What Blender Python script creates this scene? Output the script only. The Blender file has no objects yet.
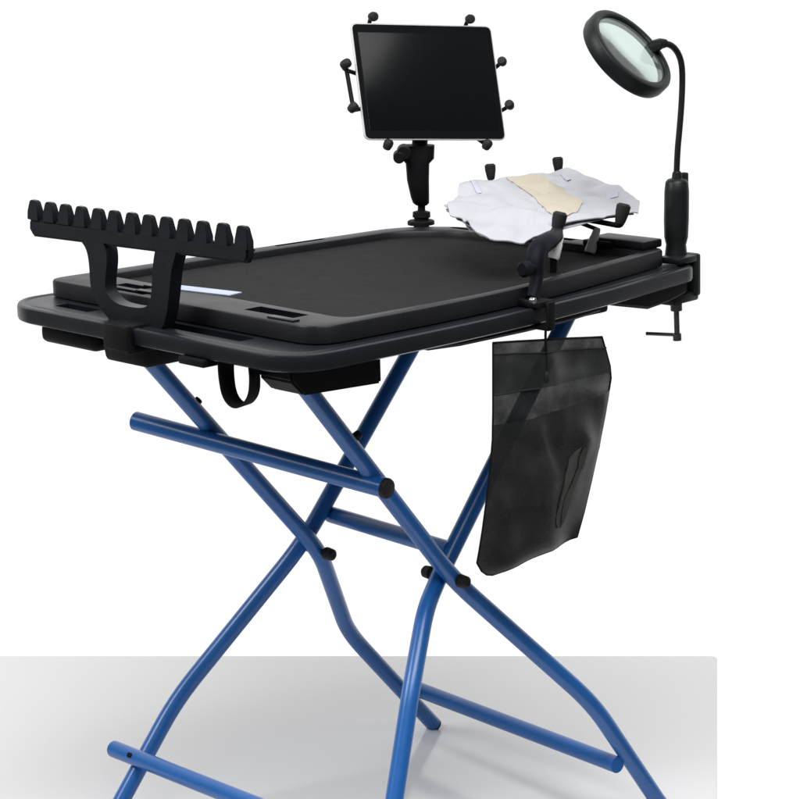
import bpy, bmesh, math, random
from mathutils import Vector as V, Matrix, noise
random.seed(4)
S = bpy.context.scene
COL = S.collection
R = math.radians

# ------------------------------------------------------------------ camera
CAM = V((-1.9361624, -2.2698866, 1.3922116))
CR = V((0.72725353, -0.68584577, -0.02679323))
CU = V((0.16913994, 0.14124605, 0.97541849))
CF = V((0.66520221, 0.71390854, -0.2187256))
FP, PX, PY = 2525.535, 394.6455, 406.2462

def ray(px, py):
    return CF + CR*((px-PX)/FP) - CU*((py-PY)/FP)
def at(px, py, ax, val):                      # survey point on an axis-aligned plane
    d = ray(px, py); i = 'xyz'.index(ax)
    return CAM + d*((val-CAM[i])/d[i])
def atp(px, py, p, n):                        # survey point on any plane
    d = ray(px, py)
    return CAM + d*((V(p)-CAM).dot(n)/d.dot(n))

cd = bpy.data.cameras.new('camera'); co = bpy.data.objects.new('camera', cd); COL.objects.link(co)
m = Matrix((CR, CU, -CF)).transposed().to_4x4(); m.translation = CAM
co.matrix_world = m
cd.sensor_width = 36; cd.lens = 36*FP/800
cd.shift_x = (400-PX)/800; cd.shift_y = (PY-399.5)/800
cd.clip_start = .05; cd.clip_end = 200
S.camera = co

# ------------------------------------------------------------------ materials
def mat(name, col, rough=.5, spec=.3, var=.15, scale=40, bump=0., bscale=300, metal=0., **kw):
    M = bpy.data.materials.new(name); M.use_nodes = True
    nt = M.node_tree; N = nt.nodes; L = nt.links; b = N['Principled BSDF']
    b.inputs['Roughness'].default_value = rough; b.inputs['Metallic'].default_value = metal
    b.inputs['Specular IOR Level'].default_value = spec
    for k, v in kw.items(): b.inputs[k.replace('_', ' ')].default_value = v
    tc = N.new('ShaderNodeTexCoord')
    nz = N.new('ShaderNodeTexNoise'); nz.inputs['Scale'].default_value = scale; nz.inputs['Detail'].default_value = 5
    L.new(tc.outputs['Object'], nz.inputs['Vector'])
    cr = N.new('ShaderNodeMix'); cr.data_type = 'RGBA'
    cr.inputs[6].default_value = [c*(1-var) for c in col]+[1]
    cr.inputs[7].default_value = [min(1, c*(1+var)) for c in col]+[1]
    L.new(nz.outputs['Fac'], cr.inputs[0]); L.new(cr.outputs[2], b.inputs['Base Color'])
    mr = N.new('ShaderNodeMapRange'); mr.inputs[3].default_value = rough*.85; mr.inputs[4].default_value = min(1, rough*1.15)
    L.new(nz.outputs['Fac'], mr.inputs[0]); L.new(mr.outputs[0], b.inputs['Roughness'])
    if bump:
        n2 = N.new('ShaderNodeTexNoise'); n2.inputs['Scale'].default_value = bscale; n2.inputs['Detail'].default_value = 3
        L.new(tc.outputs['Object'], n2.inputs['Vector'])
        bp = N.new('ShaderNodeBump'); bp.inputs['Strength'].default_value = bump; bp.inputs['Distance'].default_value = .002
        L.new(n2.outputs['Fac'], bp.inputs['Height']); L.new(bp.outputs[0], b.inputs['Normal'])
    return M

MT = dict(
    plastic=mat('black_plastic', (.0075, .0085, .0120), .34, .35, .25, 25, .12, 500),
    tray=mat('tray_plastic', (.0080, .0085, .0100), .40, .25, .25, 25, .15, 500),
    mat=mat('rubber_mat', (.0135, .0135, .0145), .75, .10, .15, 30, .4, 900),
    dark=mat('matt_black', (.0045, .0047, .0055), .6, .15, .15, 30),
    slot=mat('slot_black', (.004, .0045, .008), .6, .1, .15, 30),
    rubber=mat('rubber_black', (.013, .0135, .014), .6, .25, .2, 60),
    blue=mat('blue_powder_coat', (.0125, .112, .375), .30, .55, .16, 14, .04, 700),
    strap=mat('nylon_webbing', (.006, .006, .007), .8, .1, .2, 400, .5, 900),
    steel=mat('steel', (.42, .42, .43), .35, .5, .1, 80, metal=1.),
    dsteel=mat('dark_steel', (.10, .10, .10), .4, .5, .2, 80, metal=.8),
    silver=mat('aluminium', (.62, .63, .65), .35, .5, .05, 60, metal=.6),
    peg=mat('peg_rubber', (.016, .016, .017), .5, .3, .2, 60),
    post=mat('grey_post', (.88, .88, .88), .45, .4, .08, 60),
    screen=mat('screen_glass', (.0045, .0050, .0055), .25, .12, .1, 5),
    sticker=mat('glossy_sticker', (.34, .38, .52), .2, .5, .25, 25),
    paper=mat('white_sheet', (.41, .41, .445), .5, .3, .03, 12, .1, 300),
    beige=mat('beige_band', (.45, .405, .325), .55, .3, .04, 12),
    grey=mat('grey_print', (.42, .43, .50), .6, .3, .1, 40),
    print=mat('faded_print', (.065, .065, .062), .8, .1, .5, 70),
    ring=mat('lamp_plastic', (.0070, .0088, .0093), .42, .3, .15, 40, .1, 400),
    item=mat('grey_cloth', (.42, .41, .38), .8, .1, .3, 60, .5, 200),
    floor=mat('grey_board', (.73, .73, .735), .13, .35, .012, 2.5),
)
def glass():
    M = bpy.data.materials.new('lens_glass'); M.use_nodes = True
    nt = M.node_tree; N = nt.nodes; L = nt.links; b = N['Principled BSDF']
    b.inputs['Base Color'].default_value = (.72, .85, .80, 1); b.inputs['Roughness'].default_value = .04
    b.inputs['Transmission Weight'].default_value = .92; b.inputs['IOR'].default_value = 1.45
    nz = N.new('ShaderNodeTexNoise'); nz.inputs['Scale'].default_value = 6
    mr = N.new('ShaderNodeMapRange'); mr.inputs[3].default_value = .02; mr.inputs[4].default_value = .10
    L.new(nz.outputs['Fac'], mr.inputs[0]); L.new(mr.outputs[0], b.inputs['Roughness'])
    return M
def netting(name, lo, hi, col):
    M = bpy.data.materials.new(name); M.use_nodes = True
    nt = M.node_tree; N = nt.nodes; L = nt.links; b = N['Principled BSDF']
    b.inputs['Base Color'].default_value = (*col, 1); b.inputs['Roughness'].default_value = .42
    b.inputs['Specular IOR Level'].default_value = .45
    tr = N.new('ShaderNodeBsdfTransparent'); mx = N.new('ShaderNodeMixShader')
    tc = N.new('ShaderNodeTexCoord')
    nz = N.new('ShaderNodeTexNoise'); nz.inputs['Scale'].default_value = 28; nz.inputs['Detail'].default_value = 3
    L.new(tc.outputs['Object'], nz.inputs['Vector'])
    mr = N.new('ShaderNodeMapRange'); mr.inputs[1].default_value = .3; mr.inputs[2].default_value = .7
    mr.inputs[3].default_value = lo; mr.inputs[4].default_value = hi
    L.new(nz.outputs['Fac'], mr.inputs[0])
    # the weave itself is finer than can be told apart: it varies how much shows through
    n2 = N.new('ShaderNodeTexNoise'); n2.inputs['Scale'].default_value = 420; n2.inputs['Detail'].default_value = 1
    L.new(tc.outputs['Object'], n2.inputs['Vector'])
    m3 = N.new('ShaderNodeMath'); m3.operation = 'MULTIPLY_ADD'; m3.inputs[1].default_value = .12; m3.use_clamp = True
    L.new(n2.outputs['Fac'], m3.inputs[0]); L.new(mr.outputs[0], m3.inputs[2])
    L.new(m3.outputs[0], mx.inputs[0]); L.new(b.outputs[0], mx.inputs[1]); L.new(tr.outputs[0], mx.inputs[2])
    L.new(mx.outputs[0], N['Material Output'].inputs[0])
    return M
MT['lens'] = glass()
MT['net_top'] = netting('black_netting_single', .05, .30, (.015, .0165, .0165))
MT['net'] = netting('black_netting', .0, .17, (.010, .0105, .0105))

# ------------------------------------------------------------------ mesh helpers
class MB:
    def __init__(self): self.b = bmesh.new()
    def _add(self, vs, fs):
        vv = [self.b.verts.new(v) for v in vs]
        for f in fs:
            try: self.b.faces.new([vv[i] for i in f])
            except ValueError: pass
        return vv
    def box(self, c, s, rot=None, bev=.0, seg=2, taper=None):
        t = bmesh.new(); bmesh.ops.create_cube(t, size=1)
        for v in t.verts:
            k = 1
            if taper and v.co.z > 0: v.co.x *= taper[0]; v.co.y *= taper[1]
            if taper and len(taper) > 2 and v.co.z < 0: v.co.x *= taper[2]; v.co.y *= taper[3]
            v.co = V((v.co.x*s[0], v.co.y*s[1], v.co.z*s[2]))
        if bev: bmesh.ops.bevel(t, geom=t.edges[:], offset=bev, segments=seg, profile=.5, affect='EDGES')
        M = (rot.to_4x4() if rot else Matrix()); M = Matrix.Translation(V(c)) @ M
        self.merge(t, M); return self
    def merge(self, t, M=Matrix()):
        t.verts.index_update()
        self._add([M @ v.co for v in t.verts], [[v.index for v in f.verts] for f in t.faces]); t.free()
    def loops(self, loops, cap0=True, cap1=True, closed=True):
        n = len(loops[0]); vs = [p for l in loops for p in l]; fs = []
        for i in range(len(loops)-1):
            for j in range(n if closed else n-1):
                k = (j+1) % n
                fs.append([i*n+j, i*n+k, (i+1)*n+k, (i+1)*n+j])
        if cap0: fs.append(list(range(n))[::-1])
        if cap1: fs.append([(len(loops)-1)*n+j for j in range(n)])
        self._add(vs, fs); return self
    def tube(self, pts, r, seg=20, caps=True):
        pts = [V(p) for p in pts]; rs = r if isinstance(r, (list, tuple)) else [r]*len(pts)
        d0 = (pts[1]-pts[0]).normalized()
        a = d0.orthogonal().normalized(); L = []
        for i, p in enumerate(pts):
            if i == 0: d = d0
            elif i == len(pts)-1: d = (pts[i]-pts[i-1]).normalized()
            else: d = ((pts[i]-pts[i-1]).normalized()+(pts[i+1]-pts[i]).normalized()).normalized()
            a = (a-d*a.dot(d)).normalized(); b = d.cross(a)
            L.append([p+(a*math.cos(2*math.pi*j/seg)+b*math.sin(2*math.pi*j/seg))*rs[i] for j in range(seg)])
        return self.loops(L, caps, caps)
    def lathe(self, p, axis, prof, seg=24, sx=1., caps=True):      # prof = [(distance along axis, radius)]
        p = V(p); d = V(axis).normalized(); a = d.orthogonal().normalized(); b = d.cross(a)
        return self.loops([[p+d*h+(a*math.cos(2*math.pi*j/seg)*sx+b*math.sin(2*math.pi*j/seg))*max(r, 1e-5) for j in range(seg)] for h, r in prof], caps, caps)
    def build(self, name, material, parent=None, angle=35, mats=None):
        bmesh.ops.remove_doubles(self.b, verts=self.b.verts, dist=1e-6)
        bmesh.ops.recalc_face_normals(self.b, faces=self.b.faces)
        lo = V([min(v.co[i] for v in self.b.verts) for i in range(3)]); hi = V([max(v.co[i] for v in self.b.verts) for i in range(3)])
        o_ = (lo+hi)/2
        if parent is None: o_.z = lo.z
        for v in self.b.verts: v.co -= o_
        me = bpy.data.meshes.new(name); self.b.to_mesh(me); self.b.free()
        me.materials.append(MT[material])
        for q in (mats or []): me.materials.append(MT[q])
        for f in me.polygons: f.use_smooth = True
        me.set_sharp_from_angle(angle=R(angle))
        o = bpy.data.objects.new(name, me); COL.objects.link(o)
        o['wo'] = list(o_)
        if parent: o.parent = parent; o.location = o_-V(parent['wo'])
        else: o.location = o_
        return o
def tag(o, label=None, cat=None, kind=None):
    if label: o['label'] = label
    if cat: o['category'] = cat
    if kind: o['kind'] = kind
    return o
def thing(name, loc, label, cat):
    o = bpy.data.objects.new(name, None); COL.objects.link(o); o.empty_display_size = .05
    o.location = loc; o['wo'] = list(loc); return tag(o, label, cat)
def smooth_path(pts, n=8, it=2):
    P = [V(p) for p in pts]
    for _ in range(it):
        Q = [P[0]]
        for a, b in zip(P, P[1:]): Q += [a.lerp(b, .25), a.lerp(b, .75)]
        P = Q+[P[-1]]
    return P
def bend(pts, r=.05, n=6):                  # polyline with its corners rounded over a length r
    P = [V(p) for p in pts]; out = [P[0]]
    for a, b, c in zip(P, P[1:], P[2:]):
        s = b+(a-b).normalized()*r; e = b+(c-b).normalized()*r
        for i in range(n+1):
            t = i/n; out.append(s*(1-t)**2+b*2*t*(1-t)+e*t*t)
    return out+[P[-1]]
def rpoly(vs, seg=10):                      # closed 2D polygon, (x, y, corner radius)
    n = len(vs); out = []
    for i in range(n):
        a, b, c = V(vs[i-1][:2]), V(vs[i][:2]), V(vs[(i+1) % n][:2]); r = vs[i][2]
        u = (a-b).normalized(); w = (c-b).normalized()
        s = b+u*r; e = b+w*r
        for k in range(seg+1):
            t = k/seg; out.append(s*(1-t)**2+b*2*t*(1-t)+e*t*t)
    return out
def inset(P, d):
    n = len(P); out = []
    for i in range(n):
        t = (P[(i+1) % n]-P[i-1]).normalized()
        out.append(P[i]+V((-t.y, t.x))*d)    # counter-clockwise: left is inward
    return out
def rings(mb, P, prof, cap0=True, cap1=True):
    return mb.loops([[V((q.x, q.y, z)) for q in inset(P, d)] for d, z in prof], cap0, cap1)

# ------------------------------------------------------------------ setting: grey board in a white studio
fw = V((CF.x, CF.y, 0)).normalized(); rt = V((fw.y, -fw.x, 0))
O = V((.4, .25, 0))
A = at(717, 656, 'z', 0); B = at(-420, 656, 'z', 0); Cc = at(717, 1250, 'z', 0); D = at(-520, 1250, 'z', 0)
P = rpoly([(A.x, A.y, .014), (B.x, B.y, .05), (D.x, D.y, .05), (Cc.x, Cc.y, .05)])
tag(rings(MB(), P, [(0, -.013), (0, -.001), (.0012, 0)]).build('floor', 'floor'), kind='structure')

# ------------------------------------------------------------------ the folding workbench
bench = thing('folding_workbench', (.40, .27, 0), 'black topped folding workbench on crossed blue tube legs', 'workbench')
ZL = .788
slab = rpoly([(-.004, -.020, .075), (.42, -.027, .25), (.818, .037, .035), (.80, .47, .045), (.71, .565, .045), (.036, .602, .028), (-.006, .553, .033)])
top = rings(MB(), slab, [(.03, .7655), (.006, .7655), (.001, .768), (0, .7715), (0, .784), (.0012, .787), (.004, .7885), (.0095, .7885),
                         (.0115, .7872), (.016, .7872), (.0175, .7880), (.024, .7880)]).build('tabletop', 'plastic', bench)
# raised tray with a sunken middle
tr = rpoly([(.064, .012, .045), (.40, .000, .2), (.788, .070, .03), (.760, .462, .045), (.695, .538, .045), (.068, .584, .03)])
well = rpoly([(.130, .032, .03), (.40, .020, .1), (.745, .080, .03), (.725, .445, .035), (.665, .508, .035), (.140, .545, .03)])
tray_b = MB()
n = len(tr)
wl = well
def Z(P, z): return [V((q.x, q.y, z)) for q in P]
tray_b.loops([Z(inset(tr, .002), .7890), Z(tr, .7900), Z(tr, .8095), Z(inset(tr, .0015), .8118), Z(inset(tr, .004), .8125)], True, False)
tray_b.loops([Z(inset(tr, .004), .8125), Z(wl, .8125), Z(inset(wl, .0015), .8118), Z(inset(wl, .003), .8092), Z(inset(wl, .004), .8010)], False, True)
tray = tray_b.build('tray', 'tray', bench)
rings(MB(), inset(well, .005), [(0, .8013), (0, .8022), (.001, .8028), (.01, .8028)]).build('mat', 'mat', tray)
# cut slots into the rims; inner faces coloured darker for the shade inside
def cut(o, boxes):
    c = MB()
    for b in boxes: c.box(*b[:2], rot=b[2] if len(b) > 2 else None, bev=.002)
    k = c.build('cutter', 'slot', None)
    md = o.modifiers.new('slots', 'BOOLEAN'); md.object = k; md.operation = 'DIFFERENCE'; md.solver = 'EXACT'; md.material_mode = 'TRANSFER'
    bpy.context.view_layer.update()
    me = bpy.data.meshes.new_from_object(o.evaluated_get(bpy.context.evaluated_depsgraph_get()))
    old = o.data; o.modifiers.clear(); o.data = me; bpy.data.meshes.remove(old)
    me.set_sharp_from_angle(angle=R(35))
    bpy.data.objects.remove(k)
cut(top, [((.043, .205, .785), (.026, .17, .018)), ((.042, .475, .785), (.022, .075, .018))])
cut(tray, [((.104, .135, .810), (.028, .095, .016)), ((.108, .435, .810), (.020, .06, .016)), ((.082, .415, .810), (.013, .085, .016)),
           ((.762, .28, .810), (.014, .10, .014)), ((.742, .445, .810), (.012, .04, .014)), ((.50, .542, .810), (.09, .010, .014), Matrix.Rotation(R(-4.5), 3, 'Z'))])
def rz(a): return Matrix.Rotation(R(a), 3, 'Z')
# ribs on the tray rim, hinge block at its right end, clips
MB().box((.090, .375, .8137), (.010, .055, .0026), bev=.001).build('rib', 'plastic', tray)
MB().box((.120, .400, .8137), (.008, .05, .0026), bev=.001).build('rib', 'plastic', tray)
MB().box((.077, .09, .8137), (.012, .05, .0026), bev=.001).build('rib', 'plastic', tray)
MB().box((.768, .135, .8185), (.045, .10, .0125), rz(3), bev=.003).box((.752, .165, .8165), (.03, .05, .0085), rz(3), bev=.002).build('hinge_block', 'tray', tray)
MB().box((.39, .541, .8140), (.035, .012, .003), rz(-4), bev=.001).build('clip', 'rubber', tray)
# glossy strip stuck to the rim
a_, b_ = at(168, 288.5, 'z', .8132), at(229, 295.5, 'z', .8132)
d_ = (b_-a_).normalized(); s_ = V((d_.y, -d_.x, 0))*-.026
mbx = MB(); mbx.loops([[p+V((0, 0, -.0006)), p+V((0, 0, .0006)), p+s_+V((0, 0, .0006)), p+s_+V((0, 0, -.0006))] for p in (a_, a_.lerp(b_, .5), b_)])
mbx.build('sticker', 'sticker', tray)
# underside: apron, blocks
ap = [(.245, .003), (.30, .001), (.42, .0005), (.50, .005), (.578, .012)]
L_ = []
for i, (x, y) in enumerate(ap):
    zb = .7545 if 0 < i < 4 else .757
    L_.append([V((x, y-.0012, .768)), V((x, y-.0012, zb+.004)), V((x, y+.003, zb)), V((x, y+.05, zb)), V((x, y+.05, .768))])
MB().loops(L_).build('apron', 'dark', bench)
t = MB()
t.loops([[V((.020, .012, .7665)), V((.163, .004, .7665)), V((.163, .075, .7665)), V((.020, .075, .7665))],
         [V((.020, .012, .752)), V((.163, .004, .752)), V((.163, .075, .752)), V((.020, .075, .752))],
         [V((.040, .012, .732)), V((.163, .004, .7285)), V((.163, .080, .7285)), V((.040, .075, .732))]])
bmesh.ops.bevel(t.b, geom=t.b.edges[:], offset=.003, segments=2, affect='EDGES')
t.build('leg_bracket', 'dark', bench)
MB().box((.060, .350, .7480), (.080, .10, .038), bev=.006, taper=(1, 1, .9, .9)).build('leg_bracket', 'dark', bench)
MB().box((.650, .40, .7525), (.09, .10, .030), bev=.005).build('leg_bracket', 'dark', bench)
MB().box((.625, .115, .7525), (.07, .09, .028), bev=.005).build('leg_bracket', 'dark', bench)
MB().box((.058, .468, .7520), (.085, .125, .028), bev=.010, seg=4).build('underside_block', 'dark', bench)
t = MB(); q = []
for x, zb, y in [(.596, .764, .022), (.63, .756, .024), (.70, .741, .030), (.75, .744, .034), (.792, .75, .040)]:
    q.append([V((x, y, .7665)), V((x, y, zb+.004)), V((x, y+.004, zb)), V((x, y+.12, zb)), V((x, y+.12, .7665))])
t.loops(q).build('underside_block', 'dark', bench)
MB().box((.015, .17, .7615), (.05, .05, .010), bev=.002).build('underside_block', 'dark', bench)
# webbing loop
sp = [at(226, 362, 'x', .014), at(226, 375, 'x', .014), at(229, 395, 'x', .014), at(237, 405.5, 'x', .014), at(246, 405.5, 'x', .014), at(254, 395, 'x', .014), at(255, 378, 'x', .014), at(253, 362, 'x', .014)]
sp[0].z = sp[-1].z = .767
sp = smooth_path(sp, it=2)
L_ = []
for i, p in enumerate(sp):
    d = (sp[min(i+1, len(sp)-1)]-sp[max(i-1, 0)]).normalized(); nn = V((0, d.z, -d.y)).normalized()*.0012
    w = V((.013, 0, 0)).lerp(V((.012, .006, 0)), i/len(sp))
    L_.append([p-w-nn, p+w-nn, p+w+nn, p-w+nn])
MB().loops(L_).build('strap_loop', 'strap', bench)
# legs: four bent tubes, crossed in pairs
RT = .0122
yn, yf, dy = .1255, .4084, .0125
legs = {
    'af': [(.0617, yf-dy, .760), (.391, yf-dy, .3861), (.5394, .5063, .2046), (.7246, .509, .0)],
    'an': [(.0900, yn-dy, .762), (.3834, yn-dy, .4026), (.572, .0276, .193), (.7155, .0276, .0)],
    'bf': [(.7080, yf+dy, .760), (.3818, yf+dy, .3971), (.2007, .5063, .1823), (.0440, .5063, .0)],
    'bn': [(.6760, yn+dy, .762), (.3834, yn+dy, .4026), tuple(at(425.5, 609, 'y', .105)), tuple(at(411, 690, 'y', .060)), tuple(at(394.5, 799, 'y', .0276))],
}
p4, p5 = V(legs['bn'][3]), V(legs['bn'][4]); e_ = p5+(p5-p4)*(p5.z/(p4.z-p5.z)); legs['bn'][4] = tuple(e_)
LO = {}
for k, pts in legs.items():
    d = (V(pts[-1])-V(pts[-2])).normalized()
    pts = pts[:-1]+[V(pts[-1])-d*(.006/abs(d.z))]
    LO[k] = MB().tube(bend(pts, .045 if k != 'bn' else .03), RT, 24).build('leg', 'blue', bench)
    e = V(pts[-1])
    MB().lathe(e-d*.004, d, [(0, .0112), (.0040, .0112), (.0042, .0124), (.0075, .0122), (.009, .0105), (.009, 0)], 20).build('foot_cap', 'rubber', LO[k])
def bar(p, q, name='crossbar', r=RT, caps=(1, 1)):
    p, q = V(p), V(q); d = (q-p).normalized()
    o = MB().tube([p, q], r, 24).build(name, 'blue', bench)
    if caps[0]: MB().lathe(p-d*.0035, d, [(0, .006), (.001, r*.93), (.004, r*1.04), (.008, r*1.04)], 20).build('end_cap', 'rubber', o)
    if caps[1]: MB().lathe(q+d*.0035, -d, [(0, .006), (.001, r*.93), (.004, r*1.04), (.008, r*1.04)], 20).build('end_cap', 'rubber', o)
    return o
u1, u2 = at(262, 456, 'y', .34), at(372, 480.5, 'y', .113)
u1 = at(203, 439, 'y', .396)+V((-.008, 0, -.006)); u2 = u2+V((-.006, 0, -.004))
dd = (u2-u1)
b1 = bar(at(136, 421, 'y', u1.y+.125)*1, u2+dd*.105, caps=(0, 1), r=.0135)
b2 = bar(at(331, 514.5, 'y', yf+dy), at(450, 550, 'y', yn+dy), caps=(0, 0))
b3 = bar(at(417, 689, 'y', .500), at(617.5, 765, 'y', .0276), caps=(0, 0))
z1, z2 = at(114, 749, 'y', .556), at(240, 799, 'y', .25)
z3 = z1+(z2-z1)*((.556-.02)/(.556-.25))
b4 = bar(z1, z3, caps=(0, 1))
# bolts
def bolt(px, py, y, parent, l=.016, r=.0075, n=(0, -1, 0)):
    p = at(px, py, 'y', y)
    return MB().lathe(p, n, [(-.004, r*.7), (0, r), (l*.7, r), (l, r*.55), (l, 0)], 16).build('bolt', 'rubber', parent)
for yy, k in ((yn, 'an'), (yf, 'af')):
    p = V(legs[k][1]); p.y = yy
    t = MB().lathe(p+V((0, -.043, 0)), (0, 1, 0), [(0, .005), (.003, .0085), (.014, .0095), (.016, .0095), (.016, .005), (.072, .005), (.072, .0095), (.084, .0085), (.088, .005)], 18)
    t.build('pivot_bolt', 'rubber', bench)
def nub(px, py, y, parent):
    p = at(px, py, 'y', y)
    MB().lathe(p-V((.010, 0, .006)), V((.75, -.1, .55)), [(0, .0055), (.010, .0055), (.012, .0065), (.018, .0055), (.019, .0)], 14).build('screw', 'rubber', parent)
nub(196, 403, yf-dy, LO['af']); nub(356, 437, yn-dy, LO['an'])
for px, py in ((122, 752), (153, 765.5)):
    p = at(px, py, 'y', .5); v = (z2-z1).normalized()
    s = (p-z1).dot(v)
    ax = (CAM-(z1+v*s)); ax = (ax-v*ax.dot(v)).normalized()
    q_ = z1+v*s+ax*(RT-.001)
    MB().lathe(q_, ax, [(0, .0036), (.0016, .0036), (.0022, .0025), (.0022, 0)], 12).build('screw', 'slot', b4)

# ------------------------------------------------------------------ comb rack on the left edge
rack = thing('tool_rack', (.02, .33, .789), 'black comb shaped rack with thirteen pegs, clamped to the left edge of the workbench', 'tool rack')
XR = .018; TH = .019
def yz(px, py): p = at(px, py, 'x', XR); return (p.y, p.z)
def prism(mb, pts, x0, x1, bev=.002):
    t = bmesh.new()
    a = [t.verts.new((x0, y, z)) for y, z in pts]; b = [t.verts.new((x1, y, z)) for y, z in pts]
    n = len(pts); t.faces.new(a[::-1]); t.faces.new(b)
    for i in range(n): t.faces.new((a[i], a[(i+1) % n], b[(i+1) % n], b[i]))
    if bev:
        ed = [e for e in t.edges if abs(e.verts[0].co.x-e.verts[1].co.x) < 1e-6]
        bmesh.ops.bevel(t, geom=ed, offset=bev, segments=2, affect='EDGES')
    mb.merge(t)
bar_pts = [yz(*q) for q in [(29, 219), (29, 229), (33, 236.5), (245, 263.5), (247.5, 258), (247.5, 246)]]
t = MB(); prism(t, bar_pts, XR-.0005, XR+.0125, .003); t.build('rail', 'plastic', rack)
xs0 = [97, 143, 188, 235, 285, 333, 385, 435, 487, 540, 595, 655, 714]
for i, xx in enumerate(xs0):
    px = xx*270/800; k = i/12; sp_ = 15.3+4.2*k
    ty = 200.0+25.2*k + (.6 if i == 12 else 0)
    by = ty+17.5+4*k
    w0, w1 = .235*sp_, .345*sp_
    c = [yz(px-w0*.7, ty-.3), yz(px+w0*.7, ty+.8), yz(px+w0, ty+2.6), yz(px+w1, by-5), yz(px+w1, by+3.5), yz(px-w1, by+1.5), yz(px-w1, by-7), yz(px-w0, ty+1.2)]
    n = len(c); t = bmesh.new()
    a = [t.verts.new((XR-.0008 if 2 < j < 7 else XR-.0002, y, z)) for j, (y, z) in enumerate(c)]
    b = [t.verts.new((XR+.0105 if 2 < j < 7 else XR+.0075, y, z)) for j, (y, z) in enumerate(c)]
    t.faces.new(a[::-1]); t.faces.new(b)
    for j in range(n): t.faces.new((a[j], a[(j+1) % n], b[(j+1) % n], b[j]))
    bmesh.ops.bevel(t, geom=t.edges[:], offset=.0010, segments=2, affect='EDGES')
    mm = MB(); mm.merge(t); mm.build('peg', 'plastic', rack)
# yoke: two arms joined at the foot round an open window
out = [yz(*q) for q in [(80, 240), (86, 248), (89, 262), (90, 285), (94, 298), (103, 312), (116, 327), (124, 331), (152, 336), (160, 333), (166, 318), (169, 295), (171, 270), (176, 252)]]
inn = [yz(*q) for q in [(103, 243), (106, 250), (107, 262), (105, 280), (105, 289), (108, 296), (114, 302), (122, 305.5), (140, 308.5), (148, 306), (151, 297), (152, 280), (153, 262), (155, 250)]]
t = bmesh.new()
def ringv(pts, x): return [t.verts.new((x, y, z)) for y, z in pts]
out = [tuple(p) for p in smooth_path([(0, *q) for q in out], it=2)]; inn = [tuple(p) for p in smooth_path([(0, *q) for q in inn], it=2)]
out = [p[1:] for p in out]; inn = [p[1:] for p in inn]
o0, i0, o1, i1 = ringv(out, XR), ringv(inn, XR), ringv(out, XR+TH), ringv(inn, XR+TH)
for j in range(len(out)-1):
    t.faces.new((o0[j], o0[j+1], i0[j+1], i0[j])); t.faces.new((o1[j+1], o1[j], i1[j], i1[j+1]))
    t.faces.new((o0[j+1], o0[j], o1[j], o1[j+1])); t.faces.new((i0[j], i0[j+1], i1[j+1], i1[j]))
t.faces.new((o0[0], i0[0], i1[0], o1[0])); t.faces.new((o0[-1], o1[-1], i1[-1], i0[-1]))
mm = MB(); mm.merge(t); mm.build('yoke', 'plastic', rack, angle=30)
y0 = yz(135, 330)[0]
MB().box((.016, y0, .778), (.040, .05, .028), bev=.003).box((-.010, y0, .775), (.012, .05, .034), bev=.003).box((.02, y0, .7595), (.06, .05, .010), bev=.002).build('clamp', 'dark', rack)

# ------------------------------------------------------------------ tablet and its mount
base = at(421, 223, 'z', .813)
mount = thing('tablet_mount', tuple(base), 'black ball jointed arm with spring claws gripping the tablet', 'tablet mount')
yb = base.y
def ty(px, py, dy=0): return at(px, py, 'y', yb+dy)
Kp = (base-CAM).dot(CF)/FP                     # metres per photo pixel there
ctr = CAM+ray(428.9, 81.9)*((base-CAM).dot(CF)-.035)
ax_ = V((0.9472039, -0.31179032, -0.07477674)); ay_ = V((0.18381141, 0.33694953, 0.92340586))
nz_ = ax_.cross(ay_)
if nz_.dot(CF) > 0: nz_ = -nz_
TW, THH = .2404, .1851
def tp(u, v, w=0): return ctr+ax_*u+ay_*v+nz_*w
tab = thing('tablet', tuple(ctr), 'black tablet with a silver edge and a blank dark screen, held above the workbench', 'tablet')
def slab_t(u, v, r, prof, name, m_, par):
    P = rpoly([(-u/2, -v/2, r), (u/2, -v/2, r), (u/2, v/2, r), (-u/2, v/2, r)], 8)
    return MB().loops([[tp(q.x, q.y, w) for q in inset(P, d)] for d, w in prof]).build(name, m_, par)
slab_t(TW, THH, .011, [(.012, -.0085), (.004, -.0075), (.001, -.005), (0, -.002), (0, -.0006), (.0008, 0)], 'back_shell', 'silver', tab)
slab_t(TW-.0042, THH-.0042, .009, [(0, -.0006), (0, .0007), (.0006, .0012)], 'bezel', 'screen', tab)
slab_t(TW-.020, THH-.030, .001, [(0, .0011), (0, .0014), (.0003, .0016)], 'screen', 'screen', tab)
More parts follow.
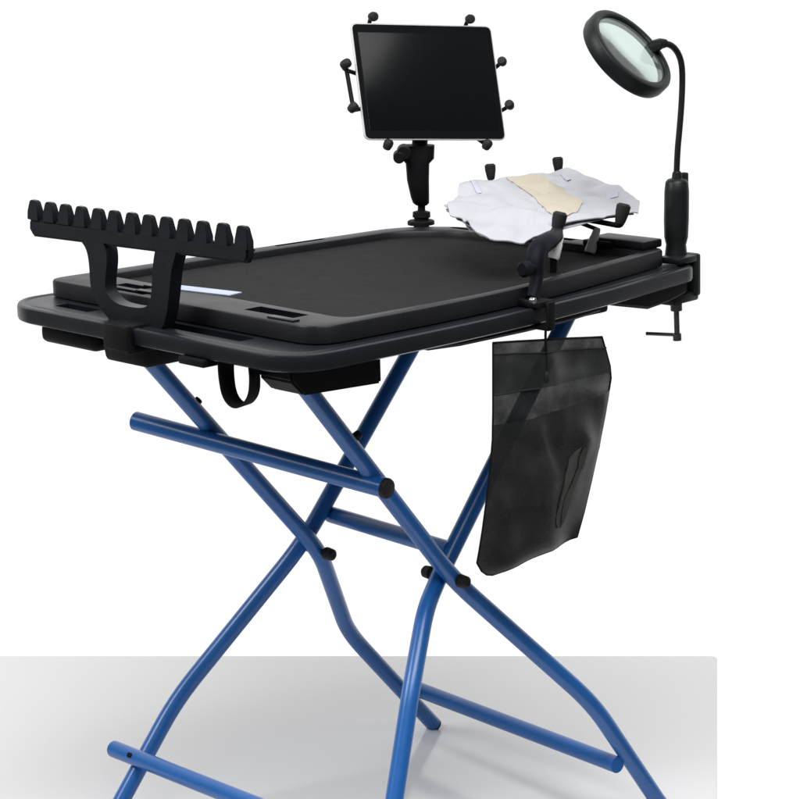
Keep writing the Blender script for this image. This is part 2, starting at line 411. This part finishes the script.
# cradle behind the tablet
cr_b = MB()
rotT = Matrix((ax_, ay_, nz_)).transposed()
cr_b.box(tp(0, -.01, -.022), (.09, .05, .008), rotT, bev=.002)
cradle = cr_b.build('cradle_plate', 'dark', mount)
def uv(px, py, w=0):
    p = atp(px, py, ctr+nz_*w, nz_); d = p-ctr; return d.dot(ax_), d.dot(ay_)
claws = [((373, 16), (374, 24), (.0, .01)), ((470, 18.5), (470, 27), (0, .01)), ((345, 64), (352, 66), (-1, 0)), ((352.5, 108), (359, 106), (-1, 0)),
         ((503, 61.5), (497, 67), (1, 0)), ((510.5, 105), (503, 109), (1, 0)), ((388, 145.5), (391, 139), (0, -1)), ((487, 145.5), (492, 139), (0, -1))]
for (c, e, _) in claws:
    cu, cv = uv(*c); eu, ev = uv(*e)
    ou, ov = cu-eu, cv-ev
    l = math.hypot(ou, ov); ou, ov = ou/l, ov/l
    o = MB().tube(bend([tp(cu*.30, cv*.30-.01, -.024), tp(eu+ou*.003, ev+ov*.003, -.020), tp(cu, cv, -.010), tp(cu, cv, .003)], .006, 4), .0032, 12).build('claw', 'dark', mount)
    f = tp(cu, cv, -.002); axd = (nz_*.55-(ax_*ou+ay_*ov)*.5+ay_*.30).normalized()
    MB().lathe(f-axd*.006, axd, [(0, .0040), (.002, .0062), (.008, .0075), (.013, .0072), (.016, .005), (.0165, 0)], 16).build('rubber_cap', 'rubber', o)
g1, g2 = uv(347, 66), uv(354, 106)
MB().tube([tp(g1[0]+.004, g1[1], -.012), tp(g2[0]+.004, g2[1], -.012)], .0034, 12).build('side_rail', 'dark', mount)
# arm
L_ = []
for cx, cy, wx, wy in [(417.5, 145, 17, .016), (417.5, 158, 16.5, .018), (417.5, 163, 11.8, .018), (418, 180, 11, .017), (420, 197, 9.2, .015), (421, 202.5, 8.2, .013), (421.5, 205, 5.5, .008)]:
    c = ty(cx, cy); hw = wx*Kp
    sq = []
    for j in range(28):
        a = 2*math.pi*j/28; ca, sa = math.cos(a), math.sin(a)
        e = .55
        sq.append(c+CR*(hw*math.copysign(abs(ca)**e, ca))+fw*(wy*math.copysign(abs(sa)**e, sa)))
    L_.append(sq)
arm = MB().loops(L_).build('arm', 'dark', mount, angle=40)
c = ty(419, 152)
MB().tube([c, tp(0, -.01, -.020)], .012, 16).build('ball_stem', 'dark', mount)
t = MB(); c = ty(404, 152)
t.lathe(c-fw*.02, fw, [(0, .009), (.002, .011), (.038, .011), (.04, .009)], 20).build('knob', 'dark', arm)
c = ty(399, 156.5)
MB().lathe(c-fw*.018, fw, [(0, .007), (.002, .009), (.034, .009), (.036, .007)], 16).build('knob', 'dark', arm)
c = ty(421, 190)-fw*.0135
t = MB(); t.lathe(c, -fw, [(-.006, .006), (.0, .006), (.0015, .005), (.0015, 0)], 20)
for v in t.b.verts:
    d = v.co-c; s = d.dot(CU); v.co += CU*s*.9
t.build('adjuster', 'dsteel', arm)
p = ty(421.5, 204)
MB().lathe(p, (ty(421.5, 215)-p), [(0, .006), (.004, .0058), (.010, .006), (.012, .0135), (.020, .0140), (.0215, .0115), (.030, .0110), (.036, .0125), (.047, .0145)], 24).build('base', 'dark', mount)
MB().lathe(base-V((0, 0, .002)), (0, 0, 1), [(0, .021), (.005, .021), (.0065, .019), (.0065, 0)], 28).build('base_plate', 'dark', mount)

# ------------------------------------------------------------------ magnifier lamp on the right corner
YM = .078
def my(px, py, dy=0): return at(px, py, 'y', YM+dy)
lb = my(676, 251)
lamp = thing('magnifier_lamp', tuple(lb), 'round black magnifier on a bent gooseneck, clamped to the right corner of the workbench', 'magnifier')
rc = CAM+ray(631.5, 49.5)*((my(640, 50)-CAM).dot(CF)); km = (my(640, 50)-CAM).dot(CF)/FP
ndir = (-CF*.55+(CR*.72+CU*.69)*.835).normalized()
maj = (CR*.69-CU*.72); maj = (maj-ndir*maj.dot(ndir)).normalized(); mnr = ndir.cross(maj)
RR = 52*km
def ringprof(prof, seg=64):
    return MB().loops([[rc+ndir*h+(maj*math.cos(2*math.pi*j/seg)+mnr*math.sin(2*math.pi*j/seg))*(RR*r) for j in range(seg)] for h, r in prof+prof[:1]], False, False)
ringprof([(.003, .93), (.002, .975), (-.001, 1.0), (-.016, 1.0), (-.021, .97), (-.022, .90), (-.019, .85), (-.008, .825), (-.0005, .82), (.0015, .83), (.003, .86)]).build('ring', 'ring', lamp, angle=40)
ln = [(-.0015, .826), (.0002, .55), (.0010, .28), (.0012, .02)]
pr = [(-.0062, .02), (-.0060, .28), (-.0052, .55), (-.0038, .826)]+ln
MB().loops([[rc+ndir*h+(maj*math.cos(2*math.pi*j/48)+mnr*math.sin(2*math.pi*j/48))*(RR*r) for j in range(48)] for h, r in pr]).build('lens', 'lens', lamp, angle=60)
# gooseneck
cpt = [my(q[0], q[1]) for q in [(657, 45), (663, 43.5), (671, 44.5), (678, 52), (682, 64), (682.5, 82), (681.5, 105), (679.5, 130), (677.5, 150), (676.5, 176)]]
cpt[0] = my(659, 45)
path = smooth_path(cpt, it=3)
# evenly spaced rings of a gooseneck
acc = [0]
for a, b in zip(path, path[1:]): acc.append(acc[-1]+(b-a).length)
tot = acc[-1]; NN = 150; pp = []; j = 0
for i in range(NN+1):
    s = tot*i/NN
    while j < len(acc)-2 and acc[j+1] < s: j += 1
    pp.append(path[j].lerp(path[j+1], (s-acc[j])/max(1e-9, acc[j+1]-acc[j])))
MB().tube(pp, [.0042+(.0005 if i % 2 else 0) for i in range(NN+1)], 16).build('gooseneck', 'ring', lamp, angle=80)
t = MB(); pa = rc+(my(652, 47)-rc); 
JP = atp(654, 44.5, rc, ndir)-ndir*.009; JP = JP+(rc-ndir*.009-JP)*.06
t.tube([JP, JP.lerp(my(661, 43.5), .6), my(661, 43.5), my(665, 43.3)], [.0095, .0092, .0078, .0062], 16).build('joint', 'ring', lamp)
h0, h1 = my(677, 171), my(676, 250)
dn = (h1-h0).normalized(); hl = (h1-h0).length
MB().lathe(h0, dn, [(0, .0045), (.002, .0065), (.010, .0075), (.012, .0135), (.016, .0165), (.030, .0178), (.07, .0180), (.095, .0172), (hl-.008, .0145), (hl, .0155), (hl+.012, .0165)], 28).build('handle', 'ring', lamp)
for sx in (0,):
    c = my(684.5, 180)
    MB().box(c, (.008, .010, .022), bev=.002).build('switch', 'rubber', lamp)
zc = .7895
q = my(676, 255); cx_ = min(q.x, .806)
MB().box((.805, .068, .795), (.042, .040, .010), rz(5), bev=.003).box((.829, .068, .770), (.016, .034, .062), rz(5), bev=.004).box((.803, .068, .7395), (.064, .034, .014), rz(5), bev=.004).build('clamp', 'ring', lamp)
sx0 = at(676, 305, 'y', .060); sx1 = at(677, 339, 'y', .060)
scr = MB().lathe(sx0+V((0, 0, .012)), (sx1-sx0), [(0, .005), (.010, .005), (.0101, .0085), (.020, .0085), (.0201, .0040), ((sx1-sx0).length+.004, .0040), ((sx1-sx0).length+.0041, .0062), ((sx1-sx0).length+.014, .0062)], 16).build('clamp_screw', 'dsteel', lamp)
e0, e1 = at(646, 333.5, 'y', .10), at(681, 335, 'y', .056)
MB().tube([e0, e1], .0026, 10).build('screw_bar', 'dsteel', scr)

# ------------------------------------------------------------------ claw holder at the near edge and the white sheet
SP0 = V((.5416, .1, .8666)); SPn = V((-.020, -.145, 1)).normalized()
sheet_pts = [(459, 184), (472, 181), (485, 179), (497, 177.5), (510, 175), (526, 173), (540, 171.5), (554, 170), (567, 168.5), (581, 172), (595, 176), (609, 181), (622, 187), (633, 194), (640, 200),
             (638, 209), (627, 212), (617, 213.5), (604, 215.5), (592, 218), (578, 220), (565, 224), (549, 229), (534, 233), (524, 238), (508, 238), (490, 236), (476, 231), (469, 224), (462, 216), (450, 212), (447, 207), (449, 200), (457, 192)]
PT = [atp(*q, SP0, SPn) for q in sheet_pts]
cen = sum(PT, V())/len(PT)
def crumple(p, amp=1.):
    q = V((p.x*16, p.y*16, 3.1)); a = noise.noise(q)
    c1 = noise.voronoi(V((p.x*22, p.y*22, 1.7)))[0]
    c2 = noise.voronoi(V((p.x*11+p.y*5, p.y*13, 6.2)))[0]
    return V((0, 0, (a*.005+(c1[1]-c1[0])*.005+(c2[1]-c2[0])*.005-.003)*amp))
def sheet_mesh(name, outline, m_, lift, parent, amp=1., th=.0016, nr=14, jag=True):
    c = sum(outline, V())/len(outline)
    # dense outline
    O_ = []
    for a, b in zip(outline, outline[1:]+outline[:1]):
        for k in range(4): O_.append(a.lerp(b, k/4))
    t = MB(); up = []; 
    for i in range(1, nr+1):
        s = i/nr
        row = []
        for k, p in enumerate(O_):
            q = c.lerp(p, s); w = .6+.4*s
            row.append(q+crumple(q, amp)+SPn*lift)
        up.append(row)
    dnr = [[p-SPn*th for p in row] for row in up]
    t.loops(up+dnr[::-1], True, True)
    return t.build(name, m_, parent, angle=22)
sheet = thing('folded_sheet', tuple(cen), 'crumpled white sheet with a beige band across it, lying on the claw holder', 'sheet')
sheet_mesh('white_sheet', PT, 'paper', 0, sheet, 1.5)
UN = [atp(*q, SP0-SPn*.012, SPn) for q in [(446, 205), (470, 200), (560, 205), (600, 214), (566, 226), (535, 239), (512, 241), (491, 240), (480, 234), (470, 228), (463, 218), (448, 214)]]
sheet_mesh('fold', UN, 'paper', 0, sheet, 1.2, .0012, 8)
U2 = [atp(*q, SP0-SPn*.006, SPn) for q in [(444, 203), (455, 196), (480, 186), (520, 190), (580, 200), (628, 203), (634, 212), (600, 219), (572, 227), (540, 236), (515, 240), (496, 237), (474, 227), (452, 214)]]
sheet_mesh('fold', U2, 'paper', 0, sheet, .9, .0012, 8)
BD = [atp(*q, SP0, SPn) for q in [(506, 176.5), (524, 174.5), (541, 173), (552, 181), (563, 189), (575, 197), (583, 204), (576, 211), (566, 217), (555, 216), (547, 210), (540, 201), (531, 192), (519, 184)]]
sheet_mesh('beige_band', BD, 'beige', .0014, sheet, 1.5, .0008, 8)
for quad in ([(470, 184), (474, 184), (482, 191), (477, 192)], [(560, 175), (564, 175), (571, 181), (567, 181.5)], [(605, 190), (618, 189), (618, 193), (606, 194)]):
    sheet_mesh('grey_mark', [atp(*q, SP0, SPn) for q in quad], 'grey', .0014, sheet, 1.5, .0008, 3)

hb = at(537, 300, 'z', .789); hb = V((.432, -.003, .789))
hold = thing('claw_holder', tuple(hb), 'small black claw clamp arm on the near edge of the workbench, carrying the white sheet', 'clamp arm')
def hy(px, py, y): return at(px, py, 'y', y)
t = MB()
t.box((hb.x, -.004, .7935), (.030, .044, .009), rz(2), bev=.002)
t.box((hb.x+.002, -.0305, .780), (.014, .006, .034), rz(2), bev=.0015)
t.box((hb.x+.002, -.012, .7615), (.014, .040, .006), rz(2), bev=.0015)
t.build('clamp', 'dark', hold)
t = MB()
hp = smooth_path([hy(532, 299, .002), hy(535, 288, .006), hy(537, 275, .010), hy(535, 262, .014), hy(537, 250, .022), hy(545, 243, .035), hy(552, 239, .050)], it=2)
nh = len(hp)-1
wd = [.0095, .0085, .0092, .0125, .0138, .0120, .0090]
def wat(u): 
    k = min(int(u*6), 5); f = u*6-k; return wd[k]*(1-f)+wd[k+1]*f
t.tube(hp, [wat(i/nh) for i in range(nh+1)], 20)
t.build('arm', 'slot', hold)
MB().lathe(hy(534, 268, .004), (hy(517, 270, .004)-hy(534, 268, .004)), [(0, .006), (.010, .006), (.0101, .010), (.020, .0112), (.023, .008), (.023, 0)], 18).build('wing_knob', 'slot', hold)
MB().lathe(hy(533.5, 300.5, -.042), (0, -1, 0), [(-.004, .004), (.002, .004), (.003, .003), (.003, 0)], 14).build('bolt', 'steel', hold)
HUB = atp(556, 215, SP0-SPn*.028, SPn)
MB().tube([hy(549, 241, .05), hy(556, 236, .08), HUB], [.012, .010, .009], 14).build('neck', 'dark', hold)
MB().lathe(HUB-SPn*.006, SPn, [(0, .02), (.002, .024), (.010, .024), (.012, .02)], 20).build('hub', 'dark', hold)
for (cx, cy), (ex, ey), wy in (((490.5, 171.5), (487, 182), 0), ((558, 164.5), (561, 172), 0), ((622, 213.5), (600, 222), 1), ((558.5, 222), (556, 232), 1)):
    c = atp(cx, cy, SP0+SPn*.004, SPn); e = atp(ex, ey, SP0-SPn*.016, SPn)
    g = MB().tube(bend([HUB+(e-HUB)*.15, e, c+V((0, 0, -.018)), c], .008, 4), .0038, 12).build('claw', 'dark', hold)
    d = (V((0, 0, 1))+(CR*(.25 if wy else -.05))+fw*.1).normalized()
    s = 1.25 if wy else 1.0
    MB().lathe(c-d*.012*s, d, [(0, .0050*s), (.004*s, .0062*s), (.014*s, .0080*s), (.021*s, .0082*s), (.0235*s, .0055*s), (.0237*s, 0)], 18).build('rubber_cap', 'rubber', g)
w0, w1, w2 = hy(591, 218, .13), hy(604, 223, .12), hy(613, 226, .115)
MB().tube(bend([w0, w1, w2, atp(621, 217, SP0, SPn)], .004, 4), .0022, 10).build('wire_clip', 'dsteel', hold)
for a_, b_, yy in (((597.5, 228), (589.5, 253), .17), ((561, 234), (553, 259), .10)):
    p, q = hy(*a_, yy), hy(*b_, yy)
    l = (q-p).length
    MB().lathe(p, q-p, [(0, .0045), (.004, .0055), (l*.35, .0062), (l*.4, .0070), (l*.9, .0085), (l, .0072)], 18).build('support_post', 'post', hold)
    MB().tube([p.lerp(q, .95), V((q.x, q.y, .8030))], .005, 12).build('post_foot', 'dark', hold)
    MB().tube([p.lerp(q, .05), p+(HUB-p)*.5, HUB], .003, 10).build('post_arm', 'dark', hold)

# ------------------------------------------------------------------ mesh bag hanging from the near edge
YB = -.022
lf = [(493, 343), (493, 358), (493, 380), (493, 410), (492.5, 440), (490, 470), (486.5, 500), (482.5, 530), (479, 552), (477, 563)]
rg = [(602, 337), (606, 351), (610, 366), (611, 378), (607.5, 400), (603, 425), (598, 450), (591, 482), (584, 512), (577, 537)]
NU = 18
def bag_grid(front):
    rows = []
    nrow = 36
    for i in range(nrow+1):
        s = i/nrow*(len(lf)-1); k = min(int(s), len(lf)-2); f = s-k
        a = at(*(V(lf[k]).lerp(V(lf[k+1]), f)), 'y', YB); b = at(*(V(rg[k]).lerp(V(rg[k+1]), f)), 'y', YB)
        row = []
        for j in range(NU+1):
            u = j/NU; p = a.lerp(b, u)
            v = i/nrow
            if v > .8:   # sagging lower corner
                p.z -= .024*((u/.14)**.6 if u < .14 else (1-u)/.86)*((v-.8)*5)
            bl = math.sin(math.pi*u)**.6*(math.sin(math.pi*min(1, v*.92+.06)))**.7*.013
            wr = noise.noise(V((p.x*14, p.z*9, 2 if front else 7)))*.016*math.sin(math.pi*u)**.6*(.45+.55*math.sin(math.pi*v))
            wr += abs(noise.noise(V((p.x*9+p.z*11, p.z*4-p.x*3, 4))))*.022*math.sin(math.pi*u)**.5*min(1, v*5)
            wr += math.sin(p.x*70+p.z*26)*.0022*math.sin(math.pi*u)*min(1, v*4)
            p.y += (-(bl)+wr) if front else (bl*.7+wr*.6)
            row.append(p)
        rows.append(row)
    return rows
bag = thing('mesh_bag', tuple(at(545, 345, 'y', YB)), 'black see-through mesh bag hanging by a cord below the near edge of the workbench', 'bag')
fr, bk = bag_grid(True), bag_grid(False)
def panel(rows, name, m_):
    return MB().loops(rows, False, False, closed=False).build(name, m_, bag, angle=60)
panel(fr, 'front_panel', 'net_top'); panel(bk, 'back_panel', 'net')
def hem(path, r=.0013, name='hem', m_='strap'):
    MB().tube(path, r, 10).build(name, m_, bag)
hem([r_[0] for r_ in fr]); hem([r_[-1] for r_ in fr]); hem(fr[-1]); hem(bk[0], .0016)
def strip(rows, i0, i1, off, name, m_, bulge=0.):
    L_ = [[p+V((0, off-bulge*math.sin(math.pi*j/NU)**.5*math.sin(math.pi*min(1, (i-i0)/(i1-i0)*.9+.1))**.5, 0)) for j, p in enumerate(rows[i])] for i in range(i0, i1+1)]
    MB().loops(L_, False, False, closed=False).build(name, m_, bag, angle=60)
strip(fr, 3, 10, -.0016, 'pocket_flap', 'net_top')
strip(fr, 14, 36, -.0012, 'pocket', 'net', .016)
hem([p+V((0, -.002, 0)) for p in fr[3]], .0011, 'seam', 'rubber')
hem([p+V((0, -.002, 0)) for p in fr[10][:7]], .0011, 'seam', 'rubber')
hk = at(545.5, 336, 'y', -.035)
MB().tube([V((hk.x, -.036, .772)), hk, at(546, 352, 'y', YB-.012), at(546, 372, 'y', YB-.012)], .0018, 10).build('cord', 'strap', bag)
MB().lathe(at(546, 371, 'y', YB-.012), (0, 0, -1), [(0, .002), (.004, .0042), (.012, .0042), (.016, .002)], 12).build('cord_lock', 'rubber', bag)
# faded two-lobed print on the pocket
def inb(px, py, off):
    c = at(px, py, 'y', YB)
    p, a, j = min(((p, a, j) for a, r_ in enumerate(fr) for j, p in enumerate(r_)), key=lambda q: (q[0].x-c.x)**2+(q[0].z-c.z)**2)
    # blend over the neighbouring grid points so that the print lies smoothly on the cloth
    ps = [(fr[a+da][j+dj], a+da, j+dj) for da in (-1, 0, 1) for dj in (-1, 0, 1) if a+da < len(fr) and j+dj <= NU]
    w = [1/((q[0].x-c.x)**2+(q[0].z-c.z)**2+2e-5) for q in ps]
    y = sum(k*(q[0].y-.0012-.016*math.sin(math.pi*q[2]/NU)**.5*math.sin(math.pi*min(1, (q[1]-14)/22*.9+.1))**.5) for k, q in zip(w, ps))/sum(w)
    return V((c.x, y+off, c.z))
for side in (1, -1):
    L_ = []
    for py, l, r in [(444, 566, 573), (449, 561, 574), (456, 557, 574), (464, 556, 573), (472, 553, 569), (480, 551, 566), (488, 549, 563), (496, 547, 561), (504, 546, 560), (512, 545, 558), (520, 545, 556), (526, 547, 553)]:
        m_ = (l+r)/2+2.0*math.sin(py*.11)
        l2, r2 = (l, m_-.9) if side > 0 else (m_+.9, r)
        L_.append([inb(l2+(r2-l2)*k/4, py, -.0010) for k in range(5)])
    MB().loops(L_, False, False, closed=False).build('faded_print', 'print', bag, angle=80)

# ------------------------------------------------------------------ light: studio lamps
def area(name, loc, target, size, power, col=(1, 1, 1), sy=None):
    l = bpy.data.lights.new(name, 'AREA'); l.energy = power; l.color = col
    l.shape = 'RECTANGLE'; l.size = size; l.size_y = sy or size
    o = bpy.data.objects.new(name, l); COL.objects.link(o); o.location = loc
    o.rotation_euler = (V(target)-V(loc)).to_track_quat('-Z', 'Y').to_euler(); return o
area('overhead_softbox', V((-.05, -.75, 2.7)), (.30, .05, 0), 1.8, 88)
area('left_softbox', O-fw*.6-rt*2.0+V((0, 0, 2.3)), O-fw*.2-rt*.8, 1.0, 42)
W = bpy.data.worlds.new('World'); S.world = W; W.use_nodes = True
# made-up surround: world light white on far side, dimmed near side for leg contrast
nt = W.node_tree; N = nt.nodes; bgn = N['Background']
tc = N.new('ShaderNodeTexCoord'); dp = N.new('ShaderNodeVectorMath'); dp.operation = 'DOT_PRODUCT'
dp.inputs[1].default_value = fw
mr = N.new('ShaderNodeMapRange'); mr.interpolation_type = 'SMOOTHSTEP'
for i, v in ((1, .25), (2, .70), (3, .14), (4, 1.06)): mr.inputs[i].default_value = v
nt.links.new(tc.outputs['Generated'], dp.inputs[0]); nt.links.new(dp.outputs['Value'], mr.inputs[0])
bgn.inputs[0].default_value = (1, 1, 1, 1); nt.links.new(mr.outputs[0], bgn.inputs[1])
S.view_settings.view_transform = 'Standard'; S.view_settings.look = 'None'; S.view_settings.exposure = 0; S.view_settings.gamma = 1
S.cycles.max_bounces = 10; S.cycles.transparent_max_bounces = 16; S.cycles.caustics_refractive = False; S.cycles.caustics_reflective = False
for o in bpy.data.objects:
    if 'wo' in o: del o['wo']
